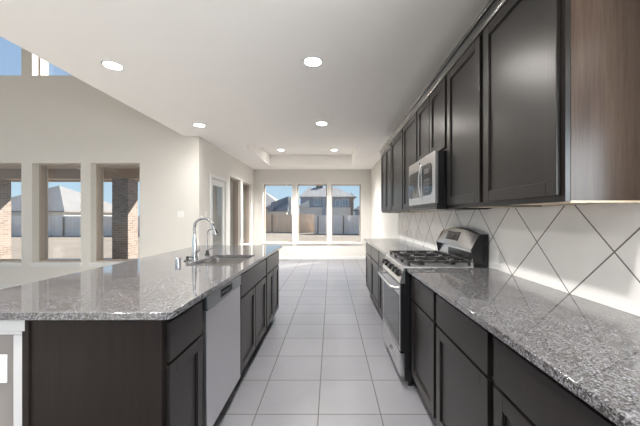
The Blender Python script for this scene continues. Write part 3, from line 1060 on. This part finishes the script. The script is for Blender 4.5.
for k in range(9): m.box(0.86 + k * 0.017, 0.87 + k * 0.017, MY1 - 0.33, MY1 - 0.06, 1.3525, 1.3555)
m.build('grease_filter', M['steel'], bt)
m = MB()
for k in range(20): m.box(0.7985, 0.803, MY0 + 0.03 + k * 0.035, MY0 + 0.052 + k * 0.035, 1.378, 1.398)
m.box(0.803, 0.816, MY0, MY1, 1.372, 1.405)
m.build('vent_grille', M['black'], mw)

# ------------------------------------------------------------------ sink, faucets and deck fittings
sk = thing('sink', 'stainless steel double bowl sink set under the island granite', 'sink', (-0.96, 2.69, 0.70))
def bowl(ya, yb):
    xa, xb = SX0 - 0.004, SX1 + 0.004
    zt, zb = 0.8835, 0.70
    m = MB()
    outer = round_rect(xa, xb, ya, yb, 0.055)
    rings = [(0.0, zt), (0.004, zb + 0.04), (0.014, zb + 0.012), (0.04, zb)]
    vs, fs = [], []
    for ins, z in rings:
        vs += [(x, y, z) for x, y in round_rect(xa + ins, xb - ins, ya + ins, yb - ins, max(0.02, 0.055 - ins * 0.5))]
    n = len(outer)
    for k in range(3):
        for i in range(n): fs.append((k * n + i, k * n + (i + 1) % n, (k + 1) * n + (i + 1) % n, (k + 1) * n + i))
    fs.append(tuple(3 * n + i for i in range(n)))
    m.solid(vs, fs)
    for f_ in m.bm.faces: f_.normal_flip()
    return m
ymid = 2.71
for (ya, yb) in ((SY0 - 0.004, ymid - 0.012), (ymid + 0.012, SY1 + 0.004)):
    b_ = bowl(ya, yb).build('bowl', M['sink'], sk)
    MB().lathe([(0.0, 0.004), (0.02, 0.003), (0.045, 0.004), (0.05, 0.0015), (0.05, 0.0)], (-0.96, (ya + yb) / 2, 0.70), 24).build('drain', M['chrome'], b_)
m = MB().box(SX0 - 0.03, SX1 + 0.03, ymid - 0.013, ymid + 0.013, 0.866, 0.872, 0.003)
m.box(SX0 + 0.02, SX1 - 0.02, ymid - 0.013, ymid + 0.013, 0.84, 0.868)
m.build('divider', M['sink'], sk)

FX, FY = -1.245, 2.735
fc = thing('faucet', 'tall chrome gooseneck kitchen faucet with pull down spray head', 'faucet', (FX, FY, CT1))
m = MB().lathe([(0.0, 0.0), (0.032, 0.0), (0.032, 0.006), (0.027, 0.012), (0.025, 0.05), (0.022, 0.12), (0.016, 0.20), (0.014, 0.225), (0.0, 0.225)], (FX, FY, CT1), 28)
m.build('body', M['chrome'], fc)
zc = 1.198
pts = [(FX, FY, CT1 + 0.20), (FX, FY, 1.16)]
for k in range(15):
    a = PI - PI * 0.93 * k / 14
    pts.append((FX + 0.086 + 0.086 * math.cos(a), FY, zc + 0.086 * math.sin(a)))
MB().tube(pts, 0.0125, 16).build('spout', M['chrome'], fc)
p0 = Vector(pts[-1]); dv = (Vector(pts[-1]) - Vector(pts[-2])).normalized()
m = MB().cyl(p0, p0 + dv * 0.03, 0.0135, 0.017, seg=20)
m.cyl(p0 + dv * 0.03, p0 + dv * 0.085, 0.017, 0.021, seg=20, bevel=0.003)
m.build('spray_head', M['chrome'], fc)
m = MB().cyl((FX, FY, 0.985), (FX + 0.042, FY - 0.005, 0.985), 0.013, 0.012, seg=16)
m.tube([(FX + 0.038, FY - 0.005, 0.985), (FX + 0.05, FY - 0.01, 0.995), (FX + 0.06, FY - 0.03, 1.03)], [0.008, 0.008, 0.006], 10)
m.build('lever', M['chrome'], fc)

WX, WY = -1.245, 3.02
wf = thing('drinking_water_faucet', 'slim chrome drinking water faucet with dark base behind the tall faucet', 'faucet', (WX, WY, CT1))
MB().lathe([(0.0, 0.0), (0.024, 0.0), (0.024, 0.006), (0.016, 0.012), (0.014, 0.045), (0.0, 0.045)], (WX, WY, CT1), 20).build('base', M['black'], wf)
pts = [(WX, WY, CT1 + 0.04), (WX, WY, 1.12)]
for k in range(11):
    a = PI - PI * 0.9 * k / 10
    pts.append((WX + 0.042 + 0.042 * math.cos(a), WY, 1.13 + 0.042 * math.sin(a)))
MB().tube(pts, 0.0065, 12).build('spout', M['chrome'], wf)
MB().tube([(WX, WY, 0.972), (WX + 0.03, WY, 0.975), (WX + 0.055, WY - 0.01, 0.985)], [0.008, 0.006, 0.005], 10).build('lever', M['chrome'], wf)

ag = thing('air_gap', 'short chrome dishwasher air gap cap on the island worktop', 'air gap', (-1.25, 2.45, CT1))
MB().lathe([(0.0, 0.0), (0.026, 0.0), (0.026, 0.004), (0.022, 0.006)], (-1.25, 2.45, CT1), 24).build('flange', M['chrome'], ag)
MB().lathe([(0.0, 0.0), (0.021, 0.003), (0.021, 0.047), (0.018, 0.052), (0.0, 0.053)], (-1.25, 2.45, CT1), 24).build('cap', M['chrome'], ag)
sd = thing('soap_dispenser', 'low dark soap dispenser pump between the air gap and tall faucet', 'soap dispenser', (-1.245, 2.60, CT1))
MB().lathe([(0.0, 0.0), (0.03, 0.0), (0.03, 0.005), (0.017, 0.010), (0.012, 0.02), (0.0, 0.02)], (-1.245, 2.60, CT1), 20).build('base', M['black'], sd)
m = MB().cyl((-1.245, 2.60, CT1 + 0.015), (-1.245, 2.60, CT1 + 0.042), 0.010, seg=14)
m.tube([(-1.245, 2.60, CT1 + 0.036), (-1.215, 2.60, CT1 + 0.036), (-1.19, 2.60, CT1 + 0.028)], 0.006, 10)
m.build('pump', M['black'], sd)

# ------------------------------------------------------------------ wall plates
def plate(name, label, cat, axis, c, out, gangs=1, kind='outlet', z=1.2, group='outlets and switches'):
    """axis: wall normal axis; c=(u) position along the wall; out = (plane, sign towards the room)."""
    pl, sg = out
    wdt = 0.07 if gangs == 1 else 0.116
    r = thing(name, label, cat, (pl, c, z) if axis == 'x' else (c, pl, z), group)
    def B(m, u0, u1, d0, d1, z0, z1, bev=0.0):
        if axis == 'x': m.box(pl + sg * d0, pl + sg * d1, u0, u1, z0, z1, bev)
        else: m.box(u0, u1, pl + sg * d0, pl + sg * d1, z0, z1, bev)
    m = MB(); B(m, c - wdt / 2, c + wdt / 2, 0.0, 0.006, z - 0.058, z + 0.058, 0.002)
    m.build('cover_plate', M['plastic_white'], r)
    for g in range(gangs):
        gc = c + (g - (gangs - 1) / 2) * 0.046
        m = MB()
        if kind == 'outlet':
            B(m, gc - 0.017, gc + 0.017, 0.006, 0.009, z - 0.034, z + 0.034, 0.001)
            m.build('receptacle', M['plastic_white'], r)
        else:
            B(m, gc - 0.016, gc + 0.016, 0.006, 0.011, z - 0.033, z + 0.033, 0.002)
            m.build('rocker', M['plastic_white'], r)
    return r
SPX = XR - 0.008
plate('outlet', 'white outlet plate on the backsplash just on the near side of the range', 'outlet', 'x', 2.17, (SPX, -1), z=1.01)
plate('outlet', 'white outlet plate on the backsplash, first beyond the range', 'outlet', 'x', 3.98, (SPX, -1), z=1.02)
plate('light_switch', 'white switch plate on the backsplash, second beyond the range', 'light switch', 'x', 4.24, (SPX, -1), kind='switch', z=1.02)
plate('light_switch', 'white switch plate on the backsplash, farthest beyond the range', 'light switch', 'x', 4.75, (SPX, -1), kind='switch', z=1.03)
plate('light_switch', 'wide white switch plate on the tall wall left of the nook corner', 'light switch', 'y', -2.635, (YG, -1), gangs=2, kind='switch', z=1.335)
plate('light_switch', 'white switch plate on the nook wall beside the glass door', 'light switch', 'x', 5.545, (XN, 1), kind='switch', z=1.335)
plate('outlet', 'white outlet plate low on the nook wall under the windows', 'outlet', 'y', -0.54, (YB, -1), z=0.325)
plate('outlet', 'white outlet plate on the end of the low island wall', 'outlet', 'y', -1.372, (IY0 + 0.004, -1), z=0.675)

# ------------------------------------------------------------------ recessed lights
def pot_light(label, lens='lens'):
    r = thing('recessed_light', label, 'ceiling light', (0, 0, 0), 'recessed ceiling lights')
    MB().lathe([(0.070, -0.003), (0.075, -0.006), (0.092, -0.004), (0.095, 0.0), (0.070, 0.0)], (0, 0, 0), 36).build('trim_ring', M['white'], r)
    MB().lathe([(0.0, -0.0025), (0.071, -0.0025), (0.071, 0.0)], (0, 0, 0), 36).build('lens', M[lens], r)
    return r
spots = [(-2.03, 2.79, ZC, 'recessed ceiling light above the near end of the island'),
         (-0.165, 2.72, ZC, 'recessed ceiling light over the aisle at the near end'),
         (-2.03, 4.62, ZC, 'recessed ceiling light beside the nook wall corner'),
         (-0.14, 4.54, ZC, 'recessed ceiling light over the aisle just before the tray ceiling'),
         (-1.287, 7.72, ZT, 'recessed light in the tray ceiling nearer the glass door'),
         (0.077, 7.72, ZT, 'recessed light in the tray ceiling on the kitchen wall side'),
         (-2.03, 0.90, ZC, 'recessed ceiling light overhead outside the picture'), (-0.165, 0.90, ZC, 'recessed ceiling light overhead outside the picture'),
         (-2.03, -1.2, ZC, 'recessed ceiling light overhead outside the picture'), (-0.165, -1.2, ZC, 'recessed ceiling light overhead outside the picture')]
for x in (-7.2, -5.4, -3.7):
    for y in (-1.8, 0.9, 3.6): spots.append((x, y, ZH, 'added unseen recessed light in the high great room ceiling'))  # lights added out of view to brighten the great room floor
def downlight(x, y, z, watts, angle):
    d = bpy.data.lights.new('downlight', 'SPOT')
    d.energy = watts
    d.spot_size = math.radians(angle)
    d.spot_blend = 1.0 if angle > 100 else 0.7
    d.shadow_soft_size = 0.07
    d.color = (1.0, 0.97, 0.935)
    o = bpy.data.objects.new('downlight', d)
    COL.objects.link(o)
    o.location = (x, y, z - 0.008)
first = {}
for (x, y, z, lab) in spots:
    k = 'lens_high' if z == ZH else 'lens_tray' if z == ZT else 'lens'
    downlight(x, y, z, *((HIGH_SPOT, 70) if z == ZH else (SPOT * (0.35 if (x < -2 and y > 4) else 3.0 if z == ZT else 1.1), 124 if z == ZT else 146)))
    if k not in first:
        first[k] = pot_light(lab, k)
        first[k].location = (x, y, z)
    else:
        copy_thing(first[k], (x, y, z), lab)

# ------------------------------------------------------------------ covered patio
struct('patio', MB().box(-13.0, XN - T, YG + T, 9.75, -0.30, -0.10), M['concrete'], label='concrete slab of the covered patio', cat='patio')
struct('ceiling_patio', MB().box(-13.0, XN - T - 0.001, YG + T + 0.001, 10.15, 2.74, 2.86), M['soffit'], label='tan soffit of the covered patio', cat='ceiling')
struct('beam_patio', MB().box(-13.0, XN - T - 0.001, 9.15, 9.52, 2.44, 2.74), M['beam'], label='brown beam across the patio pillars', cat='beam')
struct('beam_patio_eave', MB().box(-13.0, XN - T - 0.001, 10.12, 10.19, 2.46, 2.90), M['beam'], cat='beam')
for (x, lab) in ((-6.40, 'brown brick patio pillar half lit by the sun'), (-10.44, 'brown brick patio pillar at the picture edge')):
    m = MB().box(x - 0.24, x + 0.24, 9.10, 9.57, -0.10, 2.44)
    struct('column', m, M['brick'], label=lab, cat='pillar')
fn = thing('ceiling_fan', 'white ceiling fan under the patio soffit', 'ceiling fan', (-5.85, 7.35, 2.74))
MB().lathe([(0.0, 0.0), (0.07, 0.0), (0.055, -0.05), (0.015, -0.06), (0.0, -0.06)], (-5.85, 7.35, 2.74), 24).build('canopy', M['fan'], fn)
MB().cyl((-5.85, 7.35, 2.69), (-5.85, 7.35, 2.54), 0.012, seg=12).build('downrod', M['fan'], fn)
MB().lathe([(0.0, 0.05), (0.09, 0.04), (0.12, 0.0), (0.10, -0.05), (0.05, -0.08), (0.0, -0.085)], (-5.85, 7.35, 2.50), 28).build('motor', M['fan'], fn)
for k in range(5):
    a = 2 * PI * k / 5 + 0.15
    u = Vector((math.cos(a), math.sin(a), 0)); v = Vector((-u.y, u.x, 0.15)).normalized()
    c = Vector((-5.85, 7.35, 2.50))
    vs = []
    for dz in (0.0, 0.008):
        for (s, h) in ((0.11, 0.035), (0.20, 0.055), (0.62, 0.075), (0.66, 0.05)):
            vs.append(c + u * s + v * h + Vector((0, 0, dz)))
        for (s, h) in ((0.66, 0.05), (0.62, 0.075), (0.20, 0.055), (0.11, 0.035)):
            vs.append(c + u * s - v * h + Vector((0, 0, dz)))
    fs = [tuple(range(8)), tuple(range(8, 16))] + [(i, (i + 1) % 8, 8 + (i + 1) % 8, 8 + i) for i in range(8)]
    MB().solid(vs, fs).build('blade', M['fan'], fn)

# ------------------------------------------------------------------ yard, fences, houses
GZ = -0.48
struct('ground', MB().box(-140, 120, YB + T + 0.02, 160, GZ - 0.3, GZ), M['ground'], label='dry tan lawn behind the house', cat='ground')
struct('ground_front', MB().box(-140, 120, -60, YB + T + 0.02, GZ - 0.3, GZ), M['ground'], cat='ground')

def fence(label, p0, p1, h, mat, post_every=2.4, z=GZ):
    p0, p1 = Vector((*p0, z)), Vector((*p1, z))
    d = (p1 - p0); ln = d.length; u = d.normalized()
    n = Vector((u.y, -u.x, 0))
    if n.y > 0: n = -n                     # towards the house
    r = thing('fence', label, 'fence', tuple((p0 + p1) / 2), 'wooden yard fences')
    m = MB()
    k, s = 0, 0.0
    while s < ln:
        w_ = min(0.14, ln - s)
        a, b = p0 + u * (s + 0.003), p0 + u * (s + w_ - 0.003)
        t = n * (0.0 if k % 2 else 0.004)
        hh = h + random.uniform(-0.015, 0.015)
        vs = []
        for q in (a, b):
            for off in (t, t - n * 0.02):
                for zz in (0.0, hh): vs.append((q + off) + Vector((0, 0, zz)))
        m.solid(vs, [(0, 1, 5, 4), (2, 3, 7, 6), (0, 1, 3, 2), (4, 5, 7, 6), (1, 3, 7, 5), (0, 2, 6, 4)])
        s += 0.14; k += 1
    m.build('boards', mat, r)
    m = MB()
    for zz in (0.3, h / 2, h - 0.3):
        vs = []
        for q in (p0, p1):
            for off in (n * 0.004, n * 0.045):
                for z2 in (zz - 0.045, zz + 0.045): vs.append(q + off + Vector((0, 0, z2)))
        m.solid(vs, [(0, 1, 5, 4), (2, 3, 7, 6), (0, 1, 3, 2), (4, 5, 7, 6), (1, 3, 7, 5), (0, 2, 6, 4)])
    m.build('rails', mat, r)
    s = 0.4
    while s < ln:
        q = p0 + u * s + n * 0.09
        MB().box(q.x - 0.045, q.x + 0.045, q.y - 0.045, q.y + 0.045, z, z + h - 0.05).build('post', M['fence_post'], r)
        s += post_every
    return r
fence('warm brown wooden fence seen through the nook windows next to the door', (-9.5, 34.0), (-1.75, 32.6), 1.98, M['fence_warm'], 2.6)
fence('weathered grey wooden fence seen through the nook window farthest from the door', (-1.70, 30.5), (7.5, 28.8), 1.86, M['fence_grey'], 2.6)
fence('long pale grey wooden fence seen through the low great room windows', (-34.0, 27.0), (-9.6, 27.0), 1.78, M['fence_grey'], 2.4)

def hip_roof(m, x0, x1, y0, y1, z, h, ridge=0.0, ov=0.4, shift=0.0):
    """hip roof; ridge along x of half-length `ridge`."""
    x0 -= ov; x1 += ov; y0 -= ov; y1 += ov
    cx, cy = (x0 + x1) / 2 + shift, (y0 + y1) / 2
    vs = [(x0, y0, z), (x1, y0, z), (x1, y1, z), (x0, y1, z), (cx - ridge, cy, z + h), (cx + ridge, cy, z + h),
          (x0, y0, z - 0.18), (x1, y0, z - 0.18), (x1, y1, z - 0.18), (x0, y1, z - 0.18)]
    fs = [(0, 1, 5, 4), (1, 2, 5), (2, 3, 4, 5), (3, 0, 4), (0, 1, 7, 6), (1, 2, 8, 7), (2, 3, 9, 8), (3, 0, 6, 9), (6, 7, 8, 9)]
    if ridge < 0.01:
        vs[5] = vs[4]
        vs2 = vs[:5] + vs[6:]
        fs = [(0, 1, 4), (1, 2, 4), (2, 3, 4), (3, 0, 4), (0, 1, 6, 5), (1, 2, 7, 6), (2, 3, 8, 7), (3, 0, 5, 8), (5, 6, 7, 8)]
        return m.solid(vs2, fs)
    return m.solid(vs, fs)

def house_window(r, x0, x1, y, z0, z1):
    m = MB()
    t = 0.09
    m.box(x0 - t, x1 + t, y - 0.05, y + 0.02, z1, z1 + t); m.box(x0 - t, x1 + t, y - 0.05, y + 0.02, z0 - t, z0)
    m.box(x0 - t, x0, y - 0.05, y + 0.02, z0, z1); m.box(x1, x1 + t, y - 0.05, y + 0.02, z0, z1)
    m.box((x0 + x1) / 2 - 0.03, (x0 + x1) / 2 + 0.03, y - 0.05, y, z0, z1)
    f_ = m.build('window_frame', M['house_white'], r)
    MB().box(x0, x1, y - 0.03, y - 0.005, z0, z1).build('pane', M['house_glass'], f_)

# grey hipped house beyond the great room fence
h1 = thing('house', 'low house with a wide grey hipped roof beyond the pale fence', 'house', (-36.5, 40.3, GZ))
MB().box(-42.2, -30.8, 34.6, 46.0, GZ, 1.75).build('wall', M['stucco'], h1)
hip_roof(MB(), -42.2, -30.8, 34.6, 46.0, 1.92, 3.5).build('roof', M['roof'], h1)
house_window(h1, -35.5, -34.0, 34.6, 0.6, 1.6)

# single-storey house behind the warm fence
h2 = thing('house', 'grey roofed house with a gable painted dark for shade behind the warm brown fence', 'house', (-10.0, 52.0, GZ))
MB().box(-19.0, -7.6, 46.5, 58.0, GZ, 2.55).build('wall', M['stucco'], h2)
hip_roof(MB(), -19.0, -7.6, 46.5, 58.0, 2.6, 3.1, 1.5).build('roof', M['roof_pale'], h2)
MB().solid([(-9.5, 45.2, 2.0), (-6.55, 45.2, 2.0), (-6.75, 48.0, 4.5), (-9.3, 46.8, 3.4), (-6.55, 50.5, 2.0), (-9.5, 50.5, 2.0)],
           [(0, 1, 2, 3), (1, 4, 2), (0, 3, 5), (2, 4, 5, 3), (0, 1, 4, 5)]).build('gable_roof', M['roof_dark'], h2)  # shaded roof plane, its shade put into the dark shingle colour
MB().box(-9.3, -6.75, 45.6, 50.0, GZ, 1.995).build('wing', M['stucco'], h2)
MB().box(-6.75, -6.2, 47.0, 49.0, GZ, 4.3).build('chimney', M['house_white'], h2)

# two-storey house
h3 = thing('house', 'two storey house with blue grey siding above the fence', 'house', (-0.5, 58.0, GZ))
MB().box(-5.6, 3.4, 55.0, 63.0, 2.95, 4.85).build('upper_wall', M['siding'], h3)
MB().box(-5.75, 3.55, 54.6, 63.2, GZ, 2.90).build('lower_wall', M['stucco'], h3)
MB().box(3.41, 4.15, 55.0, 62.6, GZ, 4.6).build('brick_end', M['brick'], h3)
hip_roof(MB(), -5.4, 4.3, 55.0, 63.0, 4.85, 2.1, 2.55, 0.35, -1.25).build('roof', M['roof_pale'], h3)
MB().solid([(-6.0, 54.2, 2.9), (-3.9, 54.2, 2.9), (-3.9, 55.0, 2.9), (-6.0, 55.0, 2.9), (-6.0, 55.0, 3.2), (-4.0, 55.0, 4.3), (-4.0, 54.2, 4.2), (-6.0, 54.2, 3.1)],
           [(0, 1, 2, 3), (4, 5, 6, 7), (0, 1, 6, 7), (3, 2, 5, 4), (0, 3, 4, 7), (1, 2, 5, 6)]).build('side_gable', M['house_white'], h3)
house_window(h3, -3.05, -1.95, 55.0, 3.4, 4.55)
house_window(h3, 0.9, 1.55, 55.0, 3.1, 4.2)
house_window(h3, 2.1, 3.1, 55.0, 3.2, 4.35)
MB().box(-1.55, -1.0, 54.3, 54.62, GZ, 4.75).build('wall_recess', M['siding'], h3)
m = MB()
m.box(-2.9, -1.6, 58.6, 59.4, 6.9, 7.3)
m.build('chimney', M['roof_dark'], h3)
pl = thing('utility_pole', 'thin utility pole above the two storey house', 'pole', (4.4, 66.0, GZ))
MB().cyl((4.4, 66, GZ), (4.4, 66, 6.4), 0.11, 0.09, seg=10).build('shaft', M['fence_post'], pl)
MB().box(3.9, 4.9, 65.95, 66.05, 6.0, 6.12).build('crossarm', M['fence_post'], pl)
h4 = thing('house', 'small dark roofed house at the window edge past the two storey house', 'house', (7.5, 70.0, GZ))
MB().box(5.9, 11.0, 68.0, 76.0, GZ, 2.6).build('wall', M['siding'], h4)
hip_roof(MB(), 5.9, 11.0, 68.0, 76.0, 2.75, 1.6, 0.8).build('roof', M['roof_dark'], h4)
